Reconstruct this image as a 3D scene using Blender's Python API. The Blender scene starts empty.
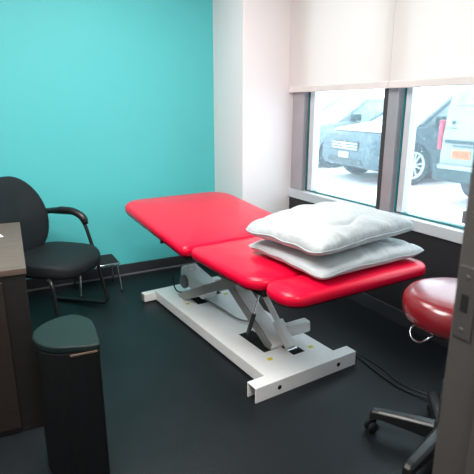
import bpy, bmesh, math, random
from mathutils import Vector, Matrix, noise
R = math.radians
S = bpy.context.scene
COL = S.collection
random.seed(7)

# ------------------------------------------------------------------ camera, world, lights
H = 1.4
PITCH = math.atan(130/475); YAW = R(28.8)
cam = bpy.data.cameras.new('camera'); camo = bpy.data.objects.new('camera', cam); COL.objects.link(camo)
camo.location = (0, 0, H); camo.rotation_euler = (R(90)-PITCH, 0, -YAW)
cam.sensor_width = 36; cam.lens = 36*475/474
cam.dof.use_dof = True; cam.dof.focus_distance = 2.5; cam.dof.aperture_fstop = 4.0
cam.clip_start = .05; cam.clip_end = 300
S.camera = camo

W = bpy.data.worlds.new('world'); S.world = W; W.use_nodes = True
wn = W.node_tree.nodes; bg = wn['Background']
bg.inputs[0].default_value = (.80, .92, 1, 1); bg.inputs[1].default_value = 2.3

def area_light(name, loc, size, power, color=(1, .97, .93), rot=(0, 0, 0)):
    l = bpy.data.lights.new(name, 'AREA'); l.shape = 'RECTANGLE'; l.size, l.size_y = size
    l.energy = power; l.color = color
    o = bpy.data.objects.new(name, l); o.location = loc; o.rotation_euler = rot; COL.objects.link(o); return o
area_light('ceiling_fill_light', (.9, 2.5, 2.66), (1.0, .6), 15)  # added overhead fill for the room, unseen fixture
area_light('ceiling_fill_light', (.0, 1.5, 2.66), (1.2, .8), 40)  # added frontal fill near the camera, brightens the table base
area_light('corridor_fill_light', (.3, -.8, 2.6), (.6, .6), 22)  # added fill behind the camera, lifts the door frame and table front

S.view_settings.view_transform = 'Standard'; S.view_settings.look = 'None'
S.view_settings.gamma = 1; S.view_settings.use_curve_mapping = False
S.view_settings.exposure = 0.95

# ------------------------------------------------------------------ materials
def mat(name, col, rough=.5, metal=0, col2=None, scale=8, bump=0, bscale=60, coat=0, spec=.5, emis=0, trans=0, detail=4, stretch=(1, 1, 1), sheen=0):
    m = bpy.data.materials.new(name); m.use_nodes = True; nt = m.node_tree; b = nt.nodes['Principled BSDF']
    b.inputs['Base Color'].default_value = (*col, 1); b.inputs['Roughness'].default_value = rough
    b.inputs['Metallic'].default_value = metal; b.inputs['Coat Weight'].default_value = coat
    b.inputs['Coat Roughness'].default_value = .15
    b.inputs['Specular IOR Level'].default_value = spec; b.inputs['Sheen Weight'].default_value = sheen
    tc = nt.nodes.new('ShaderNodeTexCoord'); mp = nt.nodes.new('ShaderNodeMapping')
    mp.inputs['Scale'].default_value = stretch; nt.links.new(tc.outputs['Object'], mp.inputs[0])
    n = nt.nodes.new('ShaderNodeTexNoise'); n.inputs['Scale'].default_value = scale; n.inputs['Detail'].default_value = detail
    nt.links.new(mp.outputs[0], n.inputs[0])
    r = nt.nodes.new('ShaderNodeValToRGB'); r.color_ramp.elements[0].position = .35; r.color_ramp.elements[1].position = .65
    c2 = col2 or tuple(c*.93 for c in col)
    r.color_ramp.elements[0].color = (*col, 1); r.color_ramp.elements[1].color = (*c2, 1)
    nt.links.new(n.outputs[0], r.inputs[0]); nt.links.new(r.outputs[0], b.inputs['Base Color'])
    if bump:
        n2 = nt.nodes.new('ShaderNodeTexNoise'); n2.inputs['Scale'].default_value = bscale; n2.inputs['Detail'].default_value = 3
        nt.links.new(mp.outputs[0], n2.inputs[0])
        bp = nt.nodes.new('ShaderNodeBump'); bp.inputs['Strength'].default_value = bump; bp.inputs['Distance'].default_value = .01
        nt.links.new(n2.outputs[0], bp.inputs['Height']); nt.links.new(bp.outputs[0], b.inputs['Normal'])
    if emis:
        b.inputs['Emission Color'].default_value = (*col, 1); b.inputs['Emission Strength'].default_value = emis
    return m

M = {}
M['teal'] = mat('teal_paint', (.10, .58, .60), .55, col2=(.10, .575, .595), bump=.05, bscale=200)
M['white_wall'] = mat('white_paint', (.88, .85, .86), .5, col2=(.875, .845, .855), bump=.05, bscale=200)
M['dark_wall'] = mat('dark_wall_paint', (.022, .019, .022), .5)
M['ceiling'] = mat('ceiling_paint', (.8, .8, .8), .8)
M['grey_wall'] = mat('taupe_wall', (.45, .44, .43), .7)
M['floor'] = mat('rubber_floor', (.006, .009, .011), .42, col2=(.010, .013, .016), scale=3, bump=.2, bscale=160, spec=.28, detail=8)
M['skirting'] = mat('skirting_vinyl', (.035, .037, .042), .4)
M['skirting_toe_highlight'] = mat('skirting_toe_highlight', (.16, .16, .17), .35)  # bead at the baseboard foot, its highlight put into the paler grey
M['alu'] = mat('anodised_frame', (.42, .40, .43), .4, metal=.3)
M['alu_light'] = mat('light_frame', (.62, .66, .70), .4, metal=.1)
M['gasket'] = mat('rubber_gasket', (.05, .045, .05), .5)
M['glass_edge'] = mat('green_glass_edge', (.01, .16, .17), .2)
M['red'] = mat('red_vinyl', (.72, .001, .036), .30, col2=(.69, .001, .032), scale=3, bump=.04, bscale=400, coat=.18, spec=.26)
M['maroon'] = mat('maroon_vinyl', (.22, .010, .018), .25, col2=(.20, .009, .016), scale=3, bump=.03, bscale=400, coat=.5)
M['white_metal'] = mat('white_powder_coat', (.90, .885, .88), .4, col2=(.87, .855, .85), scale=20)
M['shade_metal'] = mat('grey_shaded_powder_coat', (.33, .315, .305), .4)  # grey coat, also the colour for the white arm's shaded side
M['grey_plastic'] = mat('grey_plastic', (.16, .17, .18), .5)
M['white_plastic'] = mat('white_plastic', (.82, .83, .84), .4)
M['black_metal'] = mat('black_metal', (.012, .012, .013), .35)
M['black_plastic'] = mat('black_plastic', (.012, .013, .014), .35)
M['hole'] = mat('dark_opening', (.004, .004, .004), .9)
M['chrome'] = mat('chrome', (.8, .82, .85), .12, metal=1)
M['yellow'] = mat('yellow_sticker', (.75, .6, .02), .5)
M['beige_ply'] = mat('beige_underside_board', (.42, .35, .31), .6)
M['fabric'] = mat('charcoal_upholstery', (.008, .011, .013), .6, col2=(.011, .014, .017), scale=120, bump=.3, bscale=500, sheen=.0, spec=.3)
M['bin_lid'] = mat('dark_green_lid', (.007, .018, .017), .5, spec=.25, bump=.05, bscale=200)
M['bin_body'] = mat('black_bin_plastic', (.005, .006, .007), .5, spec=.3, bump=.1, bscale=200)
M['bin_edge'] = mat('tan_edge_highlight', (.35, .24, .18), .35, metal=.6)  # tan tone painting the highlight along the bin's front edge
M['taupe'] = mat('taupe_door_frame', (.075, .067, .063), .45, bump=.05, bscale=200)
M['strike'] = mat('steel_strike_plate', (.075, .070, .068), .4, metal=.2)
M['rubber'] = mat('black_rubber', (.013, .013, .014), .7)
M['paper'] = mat('white_paper', (.85, .83, .78), .6)
# desk wood
def wood(name, a, b, rough):
    m = mat(name, a, rough, col2=b, scale=6, stretch=(1, 9, 9), detail=8, bump=.15, bscale=30); return m
M['wood_top'] = wood('grey_brown_woodgrain', (.13, .088, .070), (.09, .062, .050), .42)
M['wood_front'] = wood('dark_brown_woodgrain', (.022, .013, .010), (.015, .009, .007), .55)
M['wood_dark'] = wood('black_brown_woodgrain', (.009, .007, .0065), (.006, .005, .005), .55)
# pillow case
M['pillow'] = mat('white_pillowcase', (.48, .525, .54), .75, col2=(.44, .485, .505), scale=5, bump=1.0, bscale=16, sheen=.2)
M['piping'] = mat('pillow_seam', (.42, .47, .49), .7)
# outdoors
M['snow'] = mat('fresh_snow', (.86, .88, .9), .8)
M['car_paint'] = mat('snow_and_glare_blue_paint', (.035, .075, .10), .6, col2=(.11, .17, .20), scale=16, coat=.1, detail=10)  # paler tone holds dusted snow and veiling glare as colour
M['car_silver'] = mat('snow_and_glare_silver_paint', (.20, .27, .31), .6, col2=(.32, .40, .43), scale=12, coat=.1, detail=10)  # lightened the same way for snow and glare haze
M['car_glass'] = mat('frosted_car_glass', (.22, .30, .33), .3, col2=(.40, .47, .49), scale=4)
M['tyre'] = mat('dirty_tyre', (.012, .04, .048), .9, col2=(.04, .09, .105), scale=30)
M['alloy'] = mat('alloy_wheel', (.82, .86, .88), .4, metal=.1)
M['van'] = mat('snow_dusted_van_paint', (.28, .34, .36), .5, col2=(.33, .39, .41), scale=3, detail=8)
M['bumper'] = mat('teal_grey_bumper', (.008, .04, .048), .6, col2=(.02, .07, .08), scale=20)
M['tail'] = mat('red_tail_lamp', (.55, .04, .09), .3)
M['head'] = mat('headlamp_lens', (.8, .86, .9), .15)
M['orange'] = mat('orange_number_plate', (.70, .22, .06), .5)
M['darktxt'] = mat('dark_lettering', (.03, .06, .07), .5)

def glass_mat(name, tint, gloss):
    m = bpy.data.materials.new(name); m.use_nodes = True; nt = m.node_tree; nt.nodes.clear()
    o = nt.nodes.new('ShaderNodeOutputMaterial'); t = nt.nodes.new('ShaderNodeBsdfTransparent'); t.inputs[0].default_value = (*tint, 1)
    g = nt.nodes.new('ShaderNodeBsdfGlossy'); g.inputs['Roughness'].default_value = .03
    lw = nt.nodes.new('ShaderNodeLayerWeight'); lw.inputs[0].default_value = .5
    pw = nt.nodes.new('ShaderNodeMath'); pw.operation = 'POWER'; nt.links.new(lw.outputs['Facing'], pw.inputs[0]); pw.inputs[1].default_value = 5
    fr = nt.nodes.new('ShaderNodeMath'); fr.operation = 'MULTIPLY_ADD'; nt.links.new(pw.outputs[0], fr.inputs[0]); fr.inputs[1].default_value = .6; fr.inputs[2].default_value = .02
    mx = nt.nodes.new('ShaderNodeMixShader'); nt.links.new(fr.outputs[0], mx.inputs[0]); nt.links.new(t.outputs[0], mx.inputs[1]); nt.links.new(g.outputs[0], mx.inputs[2])
    # melted snow specks and a thin film on the pane
    tc = nt.nodes.new('ShaderNodeTexCoord'); v = nt.nodes.new('ShaderNodeTexNoise'); v.inputs['Scale'].default_value = 70; v.inputs['Detail'].default_value = 2
    nt.links.new(tc.outputs['Object'], v.inputs[0])
    r = nt.nodes.new('ShaderNodeValToRGB'); r.color_ramp.elements[0].position = .66; r.color_ramp.elements[1].position = .76
    r.color_ramp.elements[0].color = (.045, .045, .045, 1); r.color_ramp.elements[1].color = (.30, .30, .30, 1); nt.links.new(v.outputs[0], r.inputs[0])
    d = nt.nodes.new('ShaderNodeBsdfTranslucent'); d.inputs[0].default_value = (.9, .95, 1, 1)
    m2 = nt.nodes.new('ShaderNodeMixShader'); nt.links.new(r.outputs[0], m2.inputs[0]); nt.links.new(mx.outputs[0], m2.inputs[1]); nt.links.new(d.outputs[0], m2.inputs[2])
    nt.links.new(m2.outputs[0], o.inputs[0]); return m
M['glass'] = glass_mat('window_glass', (.93, .98, .98), 1.35)
def blind_mat():
    m = bpy.data.materials.new('white_blind_fabric'); m.use_nodes = True; nt = m.node_tree; b = nt.nodes['Principled BSDF']; out = nt.nodes['Material Output']
    b.inputs['Base Color'].default_value = (.86, .83, .81, 1); b.inputs['Roughness'].default_value = .8
    t = nt.nodes.new('ShaderNodeBsdfTranslucent'); t.inputs[0].default_value = (.92, .88, .86, 1)
    w = nt.nodes.new('ShaderNodeTexWave'); w.inputs['Scale'].default_value = 120; tc = nt.nodes.new('ShaderNodeTexCoord'); nt.links.new(tc.outputs['Object'], w.inputs[0])
    bp = nt.nodes.new('ShaderNodeBump'); bp.inputs['Strength'].default_value = .08; nt.links.new(w.outputs[0], bp.inputs['Height']); nt.links.new(bp.outputs[0], b.inputs['Normal'])
    mx = nt.nodes.new('ShaderNodeMixShader'); mx.inputs[0].default_value = .3
    nt.links.new(b.outputs[0], mx.inputs[1]); nt.links.new(t.outputs[0], mx.inputs[2]); nt.links.new(mx.outputs[0], out.inputs[0]); return m
M['blind'] = blind_mat()
M['hem'] = mat('blind_hem', (.78, .74, .72), .6)
def snow_ground():
    m = mat('snowy_car_park', (.85, .87, .90), .7, col2=(.62, .64, .68), scale=.55, stretch=(1.2, .5, 1), detail=6, bump=.3, bscale=5); nt = m.node_tree
    b = nt.nodes['Principled BSDF']; src = b.inputs['Base Color'].links[0].from_socket
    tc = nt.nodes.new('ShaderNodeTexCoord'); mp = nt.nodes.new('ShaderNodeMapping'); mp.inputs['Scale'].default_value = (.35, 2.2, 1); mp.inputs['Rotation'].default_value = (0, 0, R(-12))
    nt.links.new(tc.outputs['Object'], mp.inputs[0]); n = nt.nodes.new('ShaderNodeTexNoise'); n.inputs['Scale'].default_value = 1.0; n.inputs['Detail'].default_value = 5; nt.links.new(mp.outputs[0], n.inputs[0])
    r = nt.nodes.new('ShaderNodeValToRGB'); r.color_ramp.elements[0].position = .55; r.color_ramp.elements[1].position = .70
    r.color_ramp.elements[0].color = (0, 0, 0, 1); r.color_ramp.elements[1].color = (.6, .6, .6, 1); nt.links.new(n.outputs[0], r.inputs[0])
    mx = nt.nodes.new('ShaderNodeMixRGB'); nt.links.new(r.outputs[0], mx.inputs[0]); nt.links.new(src, mx.inputs[1]); mx.inputs[2].default_value = (.46, .25, .28, 1)  # pinkish streaks put red reflections into the ground colour
    nt.links.new(mx.outputs[0], b.inputs['Base Color']); return m
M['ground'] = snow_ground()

# ------------------------------------------------------------------ mesh helpers
class MB:
    def __init__(s): s.v = []; s.f = []
    def add(s, vs, fs, T=None):
        n = len(s.v)
        s.v += [tuple(T @ Vector(p)) if T else tuple(p) for p in vs]
        s.f += [tuple(i+n for i in f) for f in fs]; return s
    def box(s, x0, x1, y0, y1, z0, z1, T=None):
        vs = [(x, y, z) for z in (z0, z1) for y in (y0, y1) for x in (x0, x1)]
        return s.add(vs, [(0, 2, 3, 1), (4, 5, 7, 6), (0, 1, 5, 4), (2, 6, 7, 3), (0, 4, 6, 2), (1, 3, 7, 5)], T)
    def bar(s, a, b, w, h, up=(0, 0, 1)):
        a, b = Vector(a), Vector(b); d = (b-a); L = d.length; d.normalize(); sd = d.cross(Vector(up)).normalized(); u = sd.cross(d)
        T = Matrix((sd, d, u)).transposed().to_4x4(); T.translation = a
        return s.box(-w/2, w/2, 0, L, -h/2, h/2, T)
    def tube(s, pts, r, n=12, closed=False):
        pts = [Vector(p) for p in pts]; k = len(pts); vs = []; fs = []
        rr = r if isinstance(r, (list, tuple)) else [r]*k
        t0 = (pts[1]-pts[0]).normalized(); up = Vector((0, 0, 1)) if abs(t0.z) < .9 else Vector((1, 0, 0)); nrm = t0.cross(up).normalized()
        for i, p in enumerate(pts):
            if closed: t = (pts[(i+1) % k]-pts[i-1]).normalized()
            elif i == 0: t = t0
            elif i == k-1: t = (pts[i]-pts[i-1]).normalized()
            else: t = ((pts[i+1]-p).normalized()+(p-pts[i-1]).normalized()).normalized()
            nrm = (nrm-t*nrm.dot(t)).normalized(); bn = t.cross(nrm)
            for j in range(n):
                a = 2*math.pi*j/n; vs.append(p+(nrm*math.cos(a)+bn*math.sin(a))*rr[i])
        for i in range(k if closed else k-1):
            i2 = (i+1) % k
            for j in range(n):
                j2 = (j+1) % n; fs.append((i*n+j, i*n+j2, i2*n+j2, i2*n+j))
        if not closed: fs.append(tuple(range(n))[::-1]); fs.append(tuple((k-1)*n+j for j in range(n)))
        return s.add(vs, fs)
    def lathe(s, prof, n=32, T=None, cap=True):
        vs = []; fs = []
        for r, z in prof:
            for j in range(n): a = 2*math.pi*j/n; vs.append((r*math.cos(a), r*math.sin(a), z))
        for i in range(len(prof)-1):
            for j in range(n): j2 = (j+1) % n; fs.append((i*n+j, i*n+j2, (i+1)*n+j2, (i+1)*n+j))
        if cap: fs.append(tuple(range(n))[::-1]); fs.append(tuple((len(prof)-1)*n+j for j in range(n)))
        return s.add(vs, fs, T)
    def prism(s, poly, z0, z1, T=None):
        n = len(poly); vs = [(x, y, z0) for x, y in poly]+[(x, y, z1) for x, y in poly]
        fs = [tuple(range(n))[::-1], tuple(range(n, 2*n))]+[(i, (i+1) % n, n+(i+1) % n, n+i) for i in range(n)]
        return s.add(vs, fs, T)
    def build(s, name, m, parent=None, bevel=0, smooth=False, seg=2, sub=0):
        me = bpy.data.meshes.new(name); me.from_pydata([tuple(v) for v in s.v], [], s.f)
        bm = bmesh.new(); bm.from_mesh(me); bmesh.ops.recalc_face_normals(bm, faces=bm.faces); bm.to_mesh(me); bm.free()
        o = bpy.data.objects.new(name, me); COL.objects.link(o); me.materials.append(m if not isinstance(m, str) else M[m])
        if parent: o.parent = parent
        if bevel:
            b = o.modifiers.new('bevel', 'BEVEL'); b.width = bevel; b.segments = seg; b.limit_method = 'ANGLE'; b.angle_limit = R(35)
        if sub:
            d = o.modifiers.new('sub', 'SUBSURF'); d.levels = d.render_levels = sub
        if smooth:
            me.polygons.foreach_set('use_smooth', [True]*len(me.polygons))
            if smooth == 'auto':
                me.set_sharp_from_angle(angle=R(40))
        return o
def arc(pts, r, n=6):
    """round the inner corners of a polyline"""
    pts = [Vector(p) for p in pts]; out = [pts[0]]
    for i in range(1, len(pts)-1):
        a, p, b = pts[i-1], pts[i], pts[i+1]; d1 = (a-p); d2 = (b-p); k = min(r, d1.length*.49, d2.length*.49)
        s, e = p+d1.normalized()*k, p+d2.normalized()*k
        for j in range(n+1):
            t = j/n; out.append(s*(1-t)**2+p*2*t*(1-t)+e*t*t)
    out.append(pts[-1]); return out
def tag(o, label=None, cat=None, group=None, kind=None):
    if label: o['label'] = label
    if cat: o['category'] = cat
    if group: o['group'] = group
    if kind: o['kind'] = kind
    return o
def thing(name, label, cat, loc=(0, 0, 0), rz=0, group=None):
    o = bpy.data.objects.new(name, None); COL.objects.link(o); o.location = loc; o.rotation_euler = (0, 0, rz); o.empty_display_size = .1
    return tag(o, label, cat, group)
def rrect(w, l, r, n=8, cx=0, cy=0):
    """rounded rectangle outline, r may be a 4-list (order: ++, -+, --, +-)"""
    rs = r if isinstance(r, (list, tuple)) else [r]*4; out = []
    for q, (sx, sy) in enumerate([(1, 1), (-1, 1), (-1, -1), (1, -1)]):
        rr = max(rs[q], 1e-4)
        for j in range(n+1):
            a = math.pi/2*q+math.pi/2*j/n
            out.append((cx+sx*(w/2-rr)+rr*math.cos(a), cy+sy*(l/2-rr)+rr*math.sin(a)))
    return out
def copy_tree(o, parent=None):
    c = o.copy(); COL.objects.link(c); c.parent = parent
    for ch in list(o.children): copy_tree(ch, c)
    return c
def struct(name, mb, m, **k):
    return tag(mb.build(name, m, **k), kind='structure')

# ------------------------------------------------------------------ room shell
XW = 2.36; YT = 3.86; CH = 2.75
YC = 3.35    # column front face
XC = 1.895   # column left face
struct('floor', MB().box(-1.2, XW+.06, -1.6, YT+.1, -.06, 0), 'floor')
struct('ceiling', MB().box(-1.2, XW+.18, -1.6, YT+.1, CH, CH+.08), 'ceiling')
struct('wall_back', MB().box(-1.2, XW+.05, YT, YT+.12, 0, CH), 'teal')
struct('wall_column', MB().box(XC, XW+.05, YC, YT, 0, CH), 'white_wall', bevel=.004)
struct('wall_left', MB().box(-1.2, -1.08, -1.6, YT, 0, CH), 'grey_wall')
struct('wall_corridor', MB().box(-1.2, XW+.3, -1.6, -1.5, 0, CH), 'grey_wall')
# wall with the doorway the picture is taken through
JX = .861; JY0 = .44; JY1 = .605
w = MB().box(JX+.03, XW, JY0+.01, JY1-.01, 0, CH).box(-1.08, -.10, JY0+.01, JY1-.01, 0, CH).box(-.1, JX+.03, JY0+.01, JY1-.01, 2.15, CH)
struct('wall_front', w, 'grey_wall')
struct('wall_corridor_end', MB().box(XW, XW+.1, -1.5, .6, 0, CH), 'grey_wall')
# window wall
struct('wall_window', MB().box(XW, XW+.18, .6, YC, 0, .655), 'dark_wall')
struct('wall_window_top', MB().box(XW+.0, XW+.18, .6, YC, 2.45, CH), 'white_wall')
struct('baseboard_back', MB().box(-1.08, XC, YT-.012, YT, .012, .1), 'skirting', bevel=.004)
struct('trim_1', MB().box(-1.08, XC, YT-.022, YT, 0, .014), 'skirting_toe_highlight', bevel=.003)
struct('baseboard_window', MB().box(XW-.014, XW, .6, YC, 0, .1), 'skirting', bevel=.004)
struct('baseboard_column', MB().box(XC-.012, XC, YC-.012, YT-.02, 0, .1).box(XC-.012, XW-.014, YC-.012, YC, 0, .1), 'skirting', bevel=.003)

# windows: bottom rail, jambs, panes
def window(name, y0, y1):
    """y0..y1: clear opening along the wall (y1 far side)"""
    g = MB().box(XW+.070, XW+.078, y0-.02, y1+.02, .735, 2.44).build(name, 'glass'); tag(g, kind='structure')
    e = MB().box(XW+.035, XW+.07, y1-.006, y1+.008, .73, 2.44).box(XW+.035, XW+.07, y0, y1, .728, .738)
    e.build('glazing_bead', 'glass_edge', g)
    return g
z0 = .66
# bottom rail (light), jambs
struct('trim_2', MB().box(XW-.018, XW+.12, .6, YC, .655, .725), 'alu_light', bevel=.004)
window('window_1', 2.335, 3.165)
window('window_2', 1.22, 2.190)
struct('trim_6', MB().box(XW-.0, XW+.12, 3.185, YC-.012, .725, 2.45), 'alu', bevel=.003)
struct('trim_7', MB().box(XW-.0, XW+.12, 2.212, 2.297, .725, 2.45), 'alu', bevel=.003)
struct('trim_3', MB().box(XW+.035, XW+.10, 2.135, 2.18, .725, 2.45).box(XW+.035, XW+.10, 3.095, 3.15, .725, 2.45), 'alu_light', bevel=.002)
struct('trim_4', MB().box(XW-.002, XW+.10, 2.297, 2.330, .725, 2.45), 'gasket', bevel=.002)
struct('trim_8', MB().box(XW-.0, XW+.12, 1.05, 1.2, .725, 2.45).box(XW, XW+.12, .6, .7, .725, 2.45), 'alu', bevel=.003)
window('window_3', .7, 1.04)
tag(MB().box(XW+.04, XW+.068, 1.665, 1.70, .76, .83).build('window_latch', 'grey_plastic', bevel=.004), 'small grey catch at the bottom of the right window pane', 'window latch')
struct('trim_5', MB().box(XC-.003, XC+.0, YC, YT, .1, CH), 'white_wall')

# roller blinds
def blind(y0, y1, label):
    t = thing('roller_blind', label, 'window blind', (XW-.03, (y0+y1)/2, 0), 0, 'roller blinds over the windows')
    h = (y1-y0)/2
    MB().box(-.001, .001, -h, h, 1.555, CH-.07).build('blind_fabric', 'blind', t)
    MB().box(-.008, .008, -h, h, 1.512, 1.556).build('hem_bar', 'hem', t, bevel=.005)
    T = Matrix.Rotation(R(90), 4, 'X'); T.translation = (0, h, CH-.045)
    MB().lathe([(.03, 0), (.03, 2*h)], 24, T).build('roller', 'hem', t, smooth='auto')
    return t
blind(2.27, YC-.004, 'white roller blind drawn halfway, left one, beside the white column')
blind(.72, 2.268, 'white roller blind drawn halfway, right one, above the van and dark car')

# door frame in the foreground
f = MB()
f.box(JX, JX+.05, JY0, JY1, 0, 2.1)
jb = struct('door_1', f, 'taupe', bevel=.006)
MB().box(JX-.014, JX, JY0, JY0+.075, 0, 2.1).build('door_stop', 'taupe', jb, bevel=.004)
zc = 1.0
sp = MB().box(JX-.003, JX, .553, .598, zc-.075, zc+.085).build('strike_plate', 'strike', jb, bevel=.002)
MB().box(JX-.0042, JX-.002, .569, .585, zc-.014, zc+.024).build('latch_hole', 'hole', sp)
for z in (zc-.055, zc+.062):
    T = Matrix.Rotation(R(-90), 4, 'Y'); T.translation = (JX-.003, .577, z)
    MB().lathe([(.005, 0), (.004, .0015)], 12, T).build('screw', 'strike', sp)

# ------------------------------------------------------------------ treatment table
TH = R(4)
bt = thing('treatment_table', 'red padded physiotherapy treatment table on a white lifting base', 'treatment table', (1.398, 1.783, 0), TH)
base = MB().box(-.24, .24, .02, 1.44, .068, .08).box(-.24, -.228, .02, 1.44, .012, .07).box(.228, .24, .02, 1.44, .012, .07).build('base_plate', 'white_metal', bt, bevel=.002)
sl = MB()
for (x0, x1, y0, y1) in [(-.10, .0, .24, .50), (.02, .10, .13, .24), (-.09, .0, 1.03, 1.15), (.06, .15, 1.12, 1.20)]:
    MB().box(x0, x1, y0, y1, .0795, .081).build('slot', 'hole', base)
for (x, y) in [(-.116, .166), (.16, .15), (-.15, 1.08), (.17, 1.09), (.13, 1.27)]:
    MB().prism([(x-.014, y-.012), (x+.014, y-.012), (x+.014, y+.012), (x-.014, y+.012)], .0802, .0815).build('warning_sticker', 'yellow', base)
nf = MB().box(-.347, .338, -.03, -.022, 0, .082).box(-.347, .338, -.03, .045, .078, .084).box(-.347, .338, .037, .045, .0, .08).build('foot_bar', 'white_metal', bt, bevel=.003)
for x in (-.2, .205):
    T = Matrix.Rotation(R(90), 4, 'X'); T.translation = (x, -.0295, .042)
    MB().lathe([(.012, 0), (.012, .002)], 20, T).build('bolt_hole', 'hole', nf)
ff = MB().box(-.325, .335, 1.43, 1.49, .006, .066).build('foot_bar', 'white_metal', bt, bevel=.004)
MB().box(-.327, -.325, 1.437, 1.483, .012, .06).build('end_cap', 'shade_metal', ff)

# scissor arms
def arm(a, b, xs, w, h, name, m='white_metal'):
    o = None
    mb = MB()
    for x in xs: mb.bar((x, a[0], a[1]), (x, b[0], b[1]), w, h)
    return mb.build(name, m, bt, bevel=.004)
arm((.24, .085), (1.12, .565), (0, ), .10, .045, 'lifting_arm')
MB().bar((-.052, .25, .088), (-.052, 1.12, .563), .006, .06).build('arm_shaded_side', 'shade_metal', bt, bevel=.001)  # thin grey sheet colouring the shaded left side of the arm
for x in (-.135, .135):
    MB().bar((x, 1.23, .075), (x, .20, .575), .012, .056).build('lifting_arm', 'shade_metal', bt, bevel=.002)
for y, z in ((1.2, .10), (.25, .552), (.74, .325)): MB().tube([(-.14, y, z), (.14, y, z)], .011).build('pivot_rod', 'chrome', bt, smooth='auto')
# linear actuators
def actuator(a, b, mh):
    a, b = Vector(a), Vector(b); d = (b-a).normalized(); L = (b-a).length
    ac = MB().tube([a+d*.12, b], .017, 16).build('actuator_tube', 'white_plastic', bt, smooth='auto')
    MB().bar(a, a+d*.17, .055, .05).build('gear_housing', 'white_plastic', ac, bevel=.01)
    c = a+d*.10
    m = MB().bar(c+Vector((.02, 0, .0)), c+Vector(mh), .065, .07).build('motor_housing', 'white_plastic', ac, bevel=.014, seg=3)
    MB().tube([a+Vector((-.035, 0, -.012)), a+Vector((.035, 0, -.012))], .016).build('clevis_pin', 'chrome', ac, smooth='auto')
    MB().tube([a+d*.13, a+d*.15], .021, 16).build('collar', 'shade_metal', ac, smooth='auto')
actuator((.05, .19, .09), (.02, .50, .42), (.17, -.02, .01))
# far actuator with its round grey gearbox
fa = MB().bar((-.01, 1.34, .22), (0, 1.02, .16), .13, .12, up=(0, .3, 1)).build('motor_box', 'white_plastic', bt, bevel=.02, seg=3)
T = Matrix.Rotation(R(-90), 4, 'Y'); T.translation = (-.07, 1.26, .175)
MB().lathe([(.05, 0), (.05, .02), (.042, .028), (.01, .03)], 28, T).build('gearbox_cover', 'grey_plastic', fa, smooth='auto')
MB().bar((-.03, 1.30, .22), (-.03, 1.22, .29), .07, .05).build('bracket', 'white_plastic', fa, bevel=.008)
MB().tube([(.0, 1.05, .17), (.02, .62, .40)], .014, 14).build('actuator_tube', 'chrome', fa, smooth='auto')
MB().tube(arc([(-.09, 1.33, .24), (-.13, 1.34, .22), (-.13, 1.33, .12), (-.12, 1.30, .09), (-.05, 1.22, .09)], .04), .005, 8).build('motor_cable', 'black_plastic', fa, smooth=True)
MB().tube(arc([(-.03, 1.10, .095), (0.0, .90, .088), (0.0, .64, .088), (.10, .52, .10)], .08), .006, 8).build('cable', 'shade_metal', bt, smooth=True)
# gas spring with a black body
gs = MB().tube([(-.10, .40, .13), (-.10, .345, .27)], .013, 14).build('gas_spring', 'black_plastic', bt, smooth='auto')
MB().tube([(-.10, .345, .27), (-.12, .22, .56)], .006, 10).build('spring_rod', 'chrome', gs, smooth='auto')
# top frame below the cushions
tf = MB()
for x in (-.27, .27): tf.box(x-.018, x+.018, -.12, .50, .565, .598)
for y in (-.09, .20, .47): tf.box(-.27, .27, y-.018, y+.018, .565, .598)
tf.build('top_frame', 'shade_metal', bt, bevel=.003)
MB().box(-.30, .30, -.27, -.12, .582, .606).build('head_board', 'beige_ply', bt, bevel=.004)
MB().tube([(-.16, -.12, .565), (-.16, .2, .545), (-.02, .32, .52)], .010, 10).build('link_rod', 'chrome', bt, smooth='auto')
MB().bar((-.18, .15, .57), (.12, .18, .54), .035, .02).build('link_bracket', 'shade_metal', bt, bevel=.003)

# cushions, in the frame of the near end centre
def pad(name, cx, y0, y1, W, zt, th, r, rise=0, crown=.012, rot=0):
    L = y1-y0; mb = MB(); cy = (y0+y1)/2
    e = th/2
    prof = []           # (inset, z) from the bottom centre out, round the edge and to the top
    prof += [(.06, -th), (.012, -th)]
    for j in range(0, 9):
        a = -math.pi/2+math.pi*j/8; prof.append((e*.75*(1-math.cos(a)), -e+e*math.sin(a)))
    ms = min(W, L)/2
    for k in range(1, 9):
        d = e*.75+(ms*.92-e*.75)*k/8; q = min(1, (d-e*.75)/(ms*.5)); prof.append((d, crown*math.sin(q*math.pi/2)))
    vs = []; n = 0
    for d, z in prof:
        rs = [max(rr-d, .004) for rr in (r if isinstance(r, (list, tuple)) else [r]*4)]
        ring = rrect(W-2*d, L-2*d, rs, 8, 0, cy); n = len(ring)
        cr, sr = math.cos(rot), math.sin(rot)
        for x, y in ring: vs.append((cx+x*cr-(y-cy)*sr, cy+x*sr+(y-cy)*cr, zt+z+rise*(y-y0)/L))
    fs = [tuple(range(n))[::-1], tuple((len(prof)-1)*n+j for j in range(n))]
    for i in range(len(prof)-1):
        for j in range(n): j2 = (j+1) % n; fs.append((i*n+j, i*n+j2, (i+1)*n+j2, (i+1)*n+j))
    mb.add(vs, fs)
    return mb.build(name, 'red', bt, smooth=True)
# local offsets: near end centre lies at about (+.05, -.31) of the base frame
NX, NY = .055, -.315
ZT = .655
def frm(x, y): return NX+x, NY+y
pad('head_cushion', NX+.012, NY-.008, NY+.225, .885, ZT, .060, [.05, .09, .10, .09], rot=R(-2))
pad('seat_cushion', NX-.012, NY+.228, NY+.885, .875, ZT, .062, [.05, .06, .13, .06])
bk = pad('back_cushion', NX-.042, NY+.888, NY+1.90, .875, ZT, .062, [.16, .16, .05, .05], rise=.10)
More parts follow.
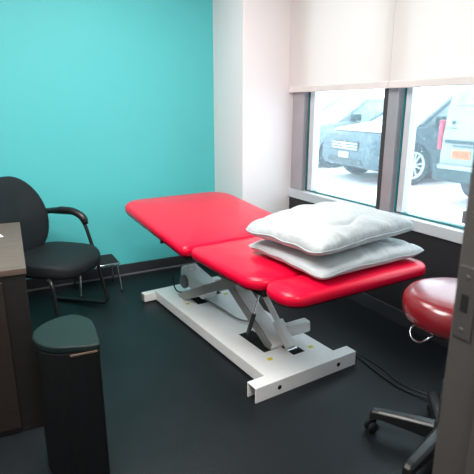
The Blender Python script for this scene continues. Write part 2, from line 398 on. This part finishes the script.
# dark board below the raised cushion
lb = MB()
ring = rrect(.79, .95, [.14, .14, .03, .03], 8, NX-.04, NY+.888+.50)
vs = []
for dz in (-.090, -.064):
    for x, y in ring: vs.append((x, y, ZT+dz+.095*((y-(NY+.888))/.972)))
n = len(ring)
lb.add(vs, [tuple(range(n))[::-1], tuple(range(n, 2*n))]+[(i, (i+1) % n, n+(i+1) % n, n+i) for i in range(n)])
lb.build('back_board', 'black_metal', bt)
MB().box(NX-.39, NX+.38, NY+.25, NY+.87, .568, .594).build('seat_board', 'black_metal', bt, bevel=.003)
lv = MB().tube([(NX-.36, NY+1.33, .63), (NX-.395, NY+1.33, .605)], .006).tube([(NX-.395, NY+1.33, .61), (NX-.405, NY+1.33, .565)], .012).build('release_lever', 'black_plastic', bt, smooth='auto')

# ------------------------------------------------------------------ pillows
def pillow(name, label, c, w, l, rz, T, seed, sagf, tilt=(0, 0), lowf=.34, group='pillows on the treatment table'):
    N = 90; mb = MB(); vs = []; fs = []
    def P(i, j, side):
        u = -1+2*i/N; v = -1+2*j/N
        uu = math.copysign(abs(u)**.85, u); vv = math.copysign(abs(v)**.85, v)
        pinch = 1-.075*(1-vv*vv) ; pinch2 = 1-.075*(1-uu*uu)
        x = uu*w/2*(1-.06*(1-abs(vv)**2)*abs(uu)**3); y = vv*l/2*(1-.08*(1-abs(uu)**2)*abs(vv)**3)
        k = max(0, (1-abs(uu)**3))*max(0, (1-abs(vv)**3)); t = k**.36
        cc = 1-.075*(uu*uu*vv*vv)**2.5; x *= cc; y *= cc
        nz = noise.noise(Vector((x*5+seed, y*5, side*3)))*.5+noise.noise(Vector((x*13+seed, y*9, side*5)))*.28
        rad = noise.noise(Vector((math.atan2(y, x)*5+seed, math.hypot(x, y)*4, side)))*.3
        wx = x*2.2+y*3.1+noise.noise(Vector((x*3, y*3, seed)))*1.6
        rg = noise.noise(Vector((wx*2.0, (x-y)*1.3+seed, side*2+seed))); rg2 = noise.noise(Vector((x*4+seed, wx*3.5, 7)))
        crease = math.exp(-(rg*5)**2)*.7*(1-.6*k)+math.exp(-(rg2*6)**2)*.5*(1-.3*k)
        if side > 0: z = T*(1-lowf)*t*(.80+.20*(1-uu*uu)*(1-vv*vv)+.17*nz+.22*rad*(1-k)-.22*crease)
        else: z = -T*lowf*min(1, t*1.3)*(1+.05*nz)
        ed = (1-k)**3
        z += .014*ed*noise.noise(Vector((x*8+seed, y*8, 0)))
        z += sagf(x, y)
        return (x, y, z)
    for side in (1, -1):
        for i in range(N+1):
            for j in range(N+1): vs.append(P(i, j, side))
    K = (N+1)**2
    for s_ in range(2):
        for i in range(N):
            for j in range(N):
                q = [s_*K+i*(N+1)+j, s_*K+(i+1)*(N+1)+j, s_*K+(i+1)*(N+1)+j+1, s_*K+i*(N+1)+j+1]; fs.append(tuple(q if s_ == 0 else q[::-1]))
    mb.add(vs, fs)
    me = bpy.data.meshes.new(name); me.from_pydata([tuple(v) for v in mb.v], [], mb.f)
    bm = bmesh.new(); bm.from_mesh(me); bmesh.ops.remove_doubles(bm, verts=bm.verts, dist=1e-4); bmesh.ops.recalc_face_normals(bm, faces=bm.faces); bm.to_mesh(me); bm.free()
    me.polygons.foreach_set('use_smooth', [True]*len(me.polygons))
    o = bpy.data.objects.new(name, me); COL.objects.link(o); me.materials.append(M['pillow'])
    o.location = c; o.rotation_euler = (tilt[0], tilt[1], rz); tag(o, label, 'pillow', group)
    ring = [P(i, 0, 1) for i in range(N)]+[P(N, j, 1) for j in range(N)]+[P(i, N, 1) for i in range(N, 0, -1)]+[P(0, j, 1) for j in range(N, 0, -1)]
    MB().tube(ring, .0035, 6, closed=True).build('piping', 'piping', o, smooth=True)
    return o
pillow('pillow', 'white pillow lying flat on the red cushion, lower of the two', (1.555, 1.795, .706), .73, .60, R(4), .10, 3.1, lambda x, y: -.0*abs(x))
pillow('pillow', 'plump white pillow, upper of the two stacked on the red table', (1.535, 1.81, .814), .74, .55, R(9), .15, 9.7, lambda x, y: -.010*max(0, -x*2), (0, 0), lowf=.24)

# ------------------------------------------------------------------ stool on castors
st = thing('rolling_stool', 'round maroon stool on black castor legs behind the door frame', 'stool', (1.568, 1.062, 0), R(0))
MB().lathe([(.15, .600), (.196, .604), (.212, .622), (.218, .655), (.215, .685), (.202, .706), (.176, .716), (.08, .720), (.01, .721)], 56).build('seat', 'maroon', st, smooth=True)
MB().lathe([(.12, .58), (.165, .585), (.168, .602), (.1, .602)], 40).build('seat_plate', 'black_metal', st, smooth='auto')
MB().lathe([(.022, .30), (.022, .575)], 24).build('gas_column', 'chrome', st, smooth='auto')
MB().lathe([(.034, .06), (.034, .33), (.03, .335)], 24).build('column_sleeve', 'black_plastic', st, smooth='auto')
# ring lever under the seat
a = R(165); cx, cy = .165*math.cos(a), .165*math.sin(a); tx, ty = -math.sin(a), math.cos(a)
pts = [(cx*.9+tx*.06, cy*.9+ty*.06, .598), (cx*1.12+tx*.065, cy*1.12+ty*.065, .582), (cx*1.2+tx*.045, cy*1.2+ty*.045, .555), (cx*1.2-tx*.01, cy*1.2-ty*.01, .543), (cx*1.1-tx*.055, cy*1.1-ty*.055, .566), (cx*.8-tx*.055, cy*.8-ty*.055, .598)]
MB().tube(arc(pts, .03), .0035, 8).build('height_lever', 'chrome', st, smooth=True)
hub = MB().lathe([(.045, .055), (.052, .075), (.05, .13), (.036, .145)], 28).build('hub', 'black_plastic', st, smooth='auto')
for k in range(5):
    a = R(120.8)+k*R(72)
    c, s_ = math.cos(a), math.sin(a)
    mb = MB()
    T = Matrix.Rotation(a, 4, 'Z')
    secs = [(.03, .030, .062, .135), (.15, .027, .070, .125), (.27, .023, .074, .112), (.298, .020, .064, .106), (.308, .015, .055, .094)]
    vs = []; fs = []
    for (r, hw, zb, zt) in secs:
        vs += [(r, -hw, zb), (r, hw, zb), (r, hw, zt-.01), (r, hw*.55, zt), (r, -hw*.55, zt), (r, -hw, zt-.01)]
    for i in range(len(secs)-1):
        for j in range(6): fs.append((i*6+j, i*6+(j+1) % 6, (i+1)*6+(j+1) % 6, (i+1)*6+j))
    fs += [tuple(range(6))[::-1], tuple((len(secs)-1)*6+j for j in range(6))]
    mb.add(vs, fs, T); leg = mb.build('leg', 'black_plastic', st, bevel=.003)
    # castor: two wheels under a hood
    ca = MB(); yaw = a+R(50+40*k)
    for sgn in (-1, 1):
        T = Matrix.Translation((.285*c, .285*s_, 0)) @ Matrix.Rotation(yaw, 4, 'Z') @ Matrix.Translation((.018, sgn*.014, .025)) @ Matrix.Rotation(R(90), 4, 'X')
        ca.lathe([(.02, -.009), (.0245, -.006), (.025, 0), (.0245, .006), (.02, .009)], 24, T)
    ca.tube([(.285*c, .285*s_, .03), (.285*c, .285*s_, .075)], .007, 10)
    ca.build('castor', 'black_plastic', leg, smooth='auto')

# ------------------------------------------------------------------ armchair
CA = R(46); CC = (.372, 3.235, 0)
ch = thing('visitor_chair', 'black upholstered armchair with a curved arm and tubular steel legs', 'chair', CC, CA)
def blob(name, fn, m, parent, nu=40, nv=24, bulge=None):
    mb = MB(); vs = []; fs = []
    for i in range(nv+1):
        ph = -math.pi/2+math.pi*i/nv
        for j in range(nu): th = 2*math.pi*j/nu; vs.append(fn(th, ph))
    for i in range(nv):
        for j in range(nu): j2 = (j+1) % nu; fs.append((i*nu+j, i*nu+j2, (i+1)*nu+j2, (i+1)*nu+j))
    mb.add(vs, fs); return mb.build(name, m, parent, smooth=True)
def se(c, p): return math.copysign(abs(c)**p, c)
def seat_fn(th, ph):
    cp = se(math.cos(ph), .35); x = .268*se(math.cos(th), .62)*cp; y = .282*se(math.sin(th), .62)*cp
    y0 = y
    z = .424+.054*se(math.sin(ph), .6)
    if y < 0: x *= 1+.0*y
    z -= .35*max(0, -y-.17)**1.2*1.0 if y < -.17 else 0
    z += .018*(abs(x)/.26)**3*(1 if ph > 0 else 0) - .008
    return (x, y, z)
blob('seat', seat_fn, 'fabric', ch)
def back_fn(th, ph):
    cp = se(math.cos(ph), .30); a = se(math.cos(th), .72)*cp; b = se(math.sin(th), .8)*cp   # a across, b up
    wdt = .245*(1-.10*max(0, b))
    x = wdt*a-.022; z = .675+.27*b
    z += .012
    if b > 0: z = .69+.275*b*(1-.10*a*a)
    y = .245+.038*se(math.sin(ph), .7)-.0+.16*(z-.675)-.05*(a*a) + .0
    y += .03*(1-abs(b))*(-.6)
    return (x, y, z)
blob('backrest', back_fn, 'fabric', ch)
MB().bar((0, .27, .38), (0, .25, .50), .09, .014, up=(0, 1, 0)).bar((0, .10, .385), (0, .275, .385), .09, .012).build('back_bracket', 'black_metal', ch, bevel=.003)
for sx in (-1, 1):
    X = .285*sx
    if sx < 0:
        MB().tube(arc([(X*.75, -.10, .385), (X*.96, -.19, .37), (X*.96, -.215, .02), (X*.96, .20, .013), (X*.96, .24, .013)], .05), .0125, 12).build('side_frame', 'black_metal', ch, smooth='auto')
        continue
    fr = MB().tube(arc([(X*.96, .235, .66), (X, .20, .675), (X, -.03, .675), (X, -.085, .60), (X*.98, -.14, .42), (X*.96, -.235, .02), (X*.96, .20, .013), (X*.96, .24, .013)], .055), .0125, 12).build('side_frame', 'black_metal', ch, smooth='auto')
    pts = arc([(X, .235, .684), (X, .08, .694), (X, -.005, .690), (X, -.075, .650), (X, -.095, .600)], .06)
    rr = [.026]*len(pts); rr[0] = .014; rr[1] = .022; rr[-1] = .016; rr[-2] = .023
    MB().tube(pts, rr, 14).build('arm_pad', 'black_plastic', fr, smooth=True)
for y in (-.16, .16): MB().tube([(-.275, y, .372), (.275, y, .372)], .011, 10).build('cross_tube', 'black_metal', ch, smooth='auto')
MB().tube([(.274, .235, .66), (.12, .245, .66)], .011, 10).build('back_tube', 'black_metal', ch, smooth='auto')

# ------------------------------------------------------------------ step stool behind the chair
ss = thing('step_stool', 'small chrome step stool with a black ribbed top beside the armchair', 'step stool', (.735, 3.63, 0), R(-1))
MB().box(-.155, .155, -.12, .12, .232, .242).build('top_tread', 'rubber', ss, bevel=.004)
rb = MB()
for k in range(12): rb.box(-.148, .148, -.108+k*.019, -.098+k*.019, .242, .2445)
rb.build('tread_ribs', 'rubber', ss)
MB().tube([(x, y, .229) for x, y in rrect(.316, .246, .03, 4)], .0085, 10, closed=True).build('top_rim', 'chrome', ss, smooth=True)
for sx in (-1, 1):
    for sy in (-1, 1):
        lg = MB().tube([(sx*.14, sy*.105, .225), (sx*.155, sy*.14, .012)], .009, 12).build('leg', 'chrome', ss, smooth='auto')
        MB().lathe([(.012, 0), (.013, .02), (.010, .026)], 14, Matrix.Translation((sx*.156, sy*.142, 0))).build('rubber_foot', 'rubber', lg, smooth='auto')

# ------------------------------------------------------------------ desk at the left edge
dk = thing('desk', 'dark brown woodgrain cabinet desk at the left edge of the room', 'desk', (0, 0, 0), 0)
TY = R(-3.5)
dk.location = (.131, 2.044, 0); dk.rotation_euler = (0, 0, TY)
MB().box(-.95, 0, 0, .90, .735, .76).build('desktop', 'wood_top', dk, bevel=.0015)
MB().box(-.94, -.006, .006, .89, .0, .735).build('carcass', 'wood_dark', dk, bevel=.0015)
dr = MB().box(-.5, -.095, -.006, .008, .03, .71).build('door', 'wood_front', dk, bevel=.002)
MB().tube(arc([(-.15, -.006, .45), (-.15, -.03, .45), (-.15, -.03, .57), (-.15, -.006, .57)], .01), .004, 8).build('handle', 'chrome', dr, smooth='auto')
MB().box(-.93, -.505, -.006, .008, .03, .71).build('door', 'wood_front', dk, bevel=.002)
tag(MB().box(-.08, .0, -.035, .035, .7605, .7625, None).build('paper_card', 'paper'), 'small white paper card lying on the dark desktop', 'paper')
pc = bpy.data.objects['paper_card']; pc.location = (.075, 2.66, 0); pc.rotation_euler = (0, 0, R(12))

# ------------------------------------------------------------------ half round bin
bn = thing('waste_bin', 'half-round black bin with a dark green lid in front of the desk', 'bin', (.210, 1.760, 0), 0)
def dshape(s=1.0):
    # flat side to the right/front, rounded to the left; corners (local)
    P = []
    fl = [(.105, -.165), (.13, .02), (.125, .085), (.085, .145)]
    n = 26
    c = (.06, .0)
    for k in range(n+1):
        t = k/n; a = R(100)+R(155)*t
        P.append((.055+.165*math.cos(a), .01+.155*math.sin(a)))
    P += [(.055, -.158), (.100, -.168), (.112, -.160), (.128, -.01), (.130, .06), (.120, .10), (.092, .145), (.07, .163)]
    return [(x*s, y*s) for x, y in P]
MB().prism(dshape(.935), 0, .548).build('body', 'bin_body', bn, bevel=.008)
MB().prism(dshape(.953), .548, .575).build('lid', 'bin_lid', bn, bevel=.010, seg=3)
MB().bar((-.0, -.156, .551), (.093, -.163, .551), .004, .006).build('lid_edge_highlight', 'bin_edge', bn)  # thin strip drawn as the highlight on the lid's front edge

# ------------------------------------------------------------------ power cords
def px_floor(x, y, z):
    v = Vector(((x-237)/475, -(y-237)/475, -1)); v = camo.rotation_euler.to_matrix() @ v
    t = (z-H)/v.z; return Vector((v.x*t, v.y*t, z))
cord_pts = [(1.745, 1.88, .03), (1.745, 1.86, .006), (1.74, 1.80, .005), (1.72, 1.68, .005), (1.70, 1.52, .005), (1.72, 1.40, .005), (1.745, 1.32, .005), (1.76, 1.27, .02)]
c1 = MB().tube(arc([px for px in [(1.76, 1.87, .04), (1.80, 1.83, .005), (1.78, 1.66, .005), (1.765, 1.50, .005), (1.80, 1.38, .006), (1.83, 1.29, .03)]], .06), .0045, 8).build('power_cord', 'black_plastic', smooth=True)
tag(c1, 'black power cord trailing from the table base to the stool, ending in a plug', 'power cord')
MB().lathe([(.014, 0), (.017, .01), (.017, .035), (.010, .045)], 16, Matrix.Translation((1.83, 1.285, .0))).build('plug', 'black_plastic', c1, smooth='auto')
c2 = MB().tube(arc([(1.79, 1.89, .035), (1.835, 1.82, .004), (1.835, 1.66, .004), (1.80, 1.52, .004), (1.84, 1.40, .004), (1.875, 1.32, .004)], .06), .003, 8).build('cable', 'black_plastic', smooth=True)
tag(c2, 'thinner black cable lying beside the plugged power cord on the floor', 'cable')

# ------------------------------------------------------------------ outdoors
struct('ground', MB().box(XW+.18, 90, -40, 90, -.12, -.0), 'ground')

def wheel(parent, x, y, z, r, sgn, T0=None):
    """wheel whose outer face looks along sgn*y"""
    T = Matrix.Translation((x, y, z)) @ Matrix.Rotation(R(90)*(1 if sgn < 0 else -1), 4, 'X')
    w_ = MB().lathe([(r*.5, -.10), (r*.93, -.11), (r, -.085), (r, .085), (r*.93, .11), (r*.68, .10), (r*.62, .05), (r*.3, .04)], 36, T).build('wheel', 'tyre', parent, smooth='auto')
    rm = MB().lathe([(r*.60, .065), (r*.67, .104), (r*.64, .106), (r*.58, .075)], 36, T, cap=False)
    for k in range(10):
        a = 2*math.pi*k/10+.2
        da = .075 if k % 2 else -.075
        T2 = T @ Matrix.Rotation(a+da, 4, 'Z')
        rm.box(r*.10, r*.66, -r*.035, r*.035, .072, .098, T2)
    rm.lathe([(r*.16, .07), (r*.16, .105), (r*.08, .11)], 18, T)
    rm.build('alloy_rim', 'alloy', w_, smooth='auto')
def car(label, loc, rz, paint, group):
    t = thing('parked_car', label, 'car', loc, rz, group)
    # side profile (x from nose, z), wheel arches cut in
    def archp(cx, r=.40, z0=.28):
        return [(cx-r*math.cos(R(a)), .33+r*math.sin(R(a))) for a in (172, 150, 120, 90, 60, 30, 8)][::1]
    prof = [(.06, .30), (.0, .42), (.0, .62), (.04, .80), (.12, .92), (.55, 1.0), (1.15, 1.07), (2.6, 1.10), (4.3, 1.10), (4.5, .95), (4.55, .5), (4.5, .32)]
    bottom = []
    for cx in (3.55, .90):
        bottom += [(cx+.41, .26)]+[(cx+.41*math.cos(R(a)), .34+.41*math.sin(R(a))) for a in (5, 30, 60, 90, 120, 150, 175)]+[(cx-.41, .26)]
    poly = prof+bottom
    Wd = 1.85; mb = MB(); n = len(poly); vs = []
    stations = [(0.04, .97), (.0, 1.0), (Wd, 1.0), (Wd-.04, .97)]
    ys = [0.0, .10, Wd-.10, Wd]
    for yi, y in enumerate(ys):
        for (x, z) in poly:
            nose = .16 if yi in (0, 3) and x < .2 and z > .25 else 0
            tum = .05 if z > .8 else 0
            yy = y+(tum if yi == 0 else (-tum if yi == 3 else 0))
            vs.append((x+nose, yy, z))
    fs = [tuple(range(n))[::-1], tuple(3*n+j for j in range(n))]
    for i in range(3):
        for j in range(n): j2 = (j+1) % n; fs.append((i*n+j, i*n+j2, (i+1)*n+j2, (i+1)*n+j))
    mb.add(vs, fs); mb.build('body', paint, t, bevel=.04, smooth='auto')
    # wheel wells
    # cabin glass
    zb, zt = 1.06, 1.58
    lo = [(1.05, .10), (4.35, .12), (4.35, Wd-.12), (1.05, Wd-.10)]; hi = [(1.95, .30), (4.0, .30), (4.0, Wd-.30), (1.95, Wd-.30)]
    v = [(x, y, zb) for x, y in lo]+[(x, y, zt) for x, y in hi]
    MB().add(v, [(0, 3, 2, 1), (4, 5, 6, 7), (0, 1, 5, 4), (1, 2, 6, 5), (2, 3, 7, 6), (3, 0, 4, 7)]).build('cabin_glass', 'car_glass', t, bevel=.03)
    for a_, b_ in ((0, 4), (1, 5), (2, 6), (3, 7)): MB().bar(v[a_], v[b_], .07, .07).build('roof_pillar', paint, t, bevel=.01)
    for y, yt in ((.11, .30), (Wd-.11, Wd-.30)): MB().bar((2.65, y, zb), (2.75, yt, zt), .07, .05).build('roof_pillar', paint, t, bevel=.01)
    MB().box(1.93, 4.02, .29, Wd-.29, zt-.01, zt+.045).build('snowy_roof', 'snow', t, bevel=.03, seg=3)
    MB().add([(.22, .16, .955), (.22, Wd-.16, .955), (1.2, Wd-.14, 1.085), (1.2, .14, 1.085), (.24, .18, .985), (.24, Wd-.18, .985), (1.18, Wd-.16, 1.115), (1.18, .16, 1.115)],
             [(0, 1, 2, 3), (4, 7, 6, 5), (0, 4, 5, 1), (1, 5, 6, 2), (2, 6, 7, 3), (3, 7, 4, 0)]).build('hood_snow', 'snow', t, bevel=.012)
    g = MB().box(-.012, .02, .48, Wd-.48, .60, .78).build('grille', 'darktxt', t, bevel=.01)
    for z in (.64, .69, .74): MB().box(-.018, -.008, .50, Wd-.50, z-.008, z+.008).build('grille_bar', 'alloy', g)
    MB().lathe([(.06, 0), (.055, .01)], 20, Matrix.Translation((-.02, Wd/2, .70)) @ Matrix.Rotation(R(-90), 4, 'Y')).build('grille_badge', 'alloy', g)
    MB().box(-.015, .02, .35, Wd-.35, .36, .46).build('lower_grille', 'darktxt', t, bevel=.01)
    MB().box(-.03, -.01, Wd/2-.16, Wd/2+.16, .47, .57).build('license_plate', 'snow', t, bevel=.004)
    for sy, y in ((0, .07), (1, Wd-.07)):
        y2 = .44 if sy == 0 else Wd-.44; xx = .16
        MB().add([(xx+.0, y, .68), (xx, y, .79), (.04, y2, .67), (.04, y2, .77), (xx+.2, y+(.03 if sy == 0 else -.03), .70), (xx+.2, y+(.03 if sy == 0 else -.03), .80), (.16, y2, .67), (.16, y2, .77)],
                 [(0, 1, 3, 2), (4, 6, 7, 5), (0, 2, 6, 4), (1, 5, 7, 3), (0, 4, 5, 1), (2, 3, 7, 6)]).build('headlight', 'head', t)
    for sy, y in ((-1, .02), (1, Wd-.02)):
        mm = MB().box(1.36, 1.56, y-.10 if sy < 0 else y-.08, y+.08 if sy < 0 else y+.10, 1.09, 1.24).build('side_mirror', 'bumper', t, bevel=.03, seg=3)
    for cx in (.90, 3.55):
        wheel(t, cx, .11, .365, .37, -1); wheel(t, cx, Wd-.11, .365, .37, 1)
    MB().box(.55, 3.9, .25, Wd-.25, .20, .5).build('underbody', 'darktxt', t)
    return t
# nose towards the building; local x runs from the nose to the tail, local y=0 is the side facing the room
car('dark blue car with snow on its bonnet parked behind the white van', (6.16, 6.22, 0), R(-8), 'car_paint', None)
car('pale silver car seen through the left window, half hidden by the dark car', (6.60, 8.98, 0), R(-8), 'car_silver', None)

def van():
    t = thing('parked_van', 'white van seen from behind with red tail lamp and orange number plate', 'van', (6.0, 4.80, 0), 0)
    Wd = 1.95
    # local x forward (away), local y from 0 (left edge in view) down to -Wd
    secs = [(.0, .42), (.03, .9), (.10, 1.35), (.32, 2.15), (.45, 2.35)]
    poly = [(.06, .36), (.0, .55), (.0, 1.0), (.05, 1.35), (.20, 2.1), (.34, 2.28), (3.9, 2.28), (4.5, 1.5), (5.2, 1.2), (5.3, .4)]
    poly += [(4.75, .3)]+[(4.35+.40*math.cos(R(a)), .34+.40*math.sin(R(a))) for a in (5, 30, 60, 90, 120, 150, 175)]+[(1.35, .3)]+[(.95+.40*math.cos(R(a)), .34+.40*math.sin(R(a))) for a in (5, 30, 60, 90, 120, 150, 175)]+[(.55, .32)]
    mb = MB(); n = len(poly); vs = []
    for yi, y in enumerate((0, -.09, -Wd+.09, -Wd)):
        for x, z in poly:
            inn = .12*max(0, z-1.1); yy = y
            if yi < 1: yy -= inn
            if yi > 2: yy += inn
            vs.append((x+(.09 if yi in (0, 3) and x < .4 else 0), yy, z))
    fs = [tuple(range(n))[::-1], tuple(3*n+j for j in range(n))]
    for i in range(3):
        for j in range(n): j2 = (j+1) % n; fs.append((i*n+j, i*n+j2, (i+1)*n+j2, (i+1)*n+j))
    mb.add(vs, fs); mb.build('body', 'van', t, bevel=.035, smooth='auto')
    # rear window follows the leaning tailgate
    def xr(z): return .0 if z < 1 else ((z-1)/.35*.05 if z < 1.35 else .05+(z-1.35)/.75*.15)
    zs = (1.42, 2.02)
    MB().add([(xr(zs[0])-.012, -.20, zs[0]), (xr(zs[0])-.012, -Wd+.20, zs[0]), (xr(zs[1])-.012, -Wd+.28, zs[1]), (xr(zs[1])-.012, -.28, zs[1]),
              (xr(zs[0])+.02, -.20, zs[0]), (xr(zs[0])+.02, -Wd+.20, zs[0]), (xr(zs[1])+.02, -Wd+.28, zs[1]), (xr(zs[1])+.02, -.28, zs[1])],
             [(0, 3, 2, 1), (4, 5, 6, 7), (0, 1, 5, 4), (1, 2, 6, 5), (2, 3, 7, 6), (3, 0, 4, 7)]).build('rear_window', 'car_glass', t, bevel=.006)
    MB().box(-.06, .12, -Wd+.01, -.0, .36, .60).build('rear_bumper', 'bumper', t, bevel=.03)
    MB().box(-.085, -.02, -Wd+.12, -.10, .54, .60).build('bumper_step', 'van', t, bevel=.01)
    for y in (-.05, -Wd+.05):
        MB().box(-.006, .12, y-.012 if y > -1 else y-.05, y+.05 if y > -1 else y+.012, .80, 1.22).build('tail_light', 'tail', t, bevel=.015)
    MB().box(-.02, .02, -Wd+.3, -.13, .90, .945).build('trim_bar', 'bumper', t, bevel=.006)
    pl = MB().box(-.014, .0, -.56, -.27, .69, .81).build('license_plate', 'orange', t, bevel=.005)
    # raised characters on the plate and the row of letters above it
    def strokes(y0, z0, h, w, code, gap):
        mb = MB()
        seg = {'T': (0, 0, w, .16*h, 0, h-.16*h), 'B': (0, 0, w, .16*h, 0, 0), 'M': (0, 0, w, .16*h, 0, h/2-.08*h), 'L': (0, 0, .2*w, h, 0, 0), 'R': (0, 0, .2*w, h, .8*w, 0)}
        for k, chs in enumerate(code):
            oy = y0-k*(w+gap)
            for c in chs:
                _, _, ww, hh, ox, oz = seg[c]
                mb.box(-.0165, -.013, oy-ox-ww, oy-ox, z0+oz, z0+oz+hh)
        return mb
    strokes(-.295, .715, .07, .028, ['TLM', 'TBLR', 'LBR', 'TRB', 'TRMB', 'LMR'], .014).build('plate_lettering', 'tail', pl)
    strokes(-.26, .85, .028, .034, ['LRT', 'TMBL', 'LRM', 'TLRB', 'TLRM', 'LRM', 'TBL', 'LRTM', 'LB'], .014).build('tailgate_lettering', 'darktxt', t)
    strokes(-.14, 1.10, .022, .022, ['LTB', 'LRM', 'TB', 'LRTM', 'TLRM', 'LBR'], .008).build('brand_lettering', 'bumper', t)
    # emblem on the tailgate
    T = Matrix.Translation((-.004, -.24, 1.19)) @ Matrix.Scale(.62, 4) @ Matrix.Rotation(R(-90), 4, 'Y')
    MB().lathe([(.045, 0), (.045, .012), (.03, .016)], 22, T).build('emblem', 'bumper', t, smooth='auto')
    MB().box(-.004, .0, -.985, -.975, .62, 2.15).build('door_seam', 'bumper', t)
    for x in (.95, 4.35):
        wheel(t, x, -.10, .34, .34, 1); wheel(t, x, -Wd+.10, .34, .34, -1)
    return t
van()
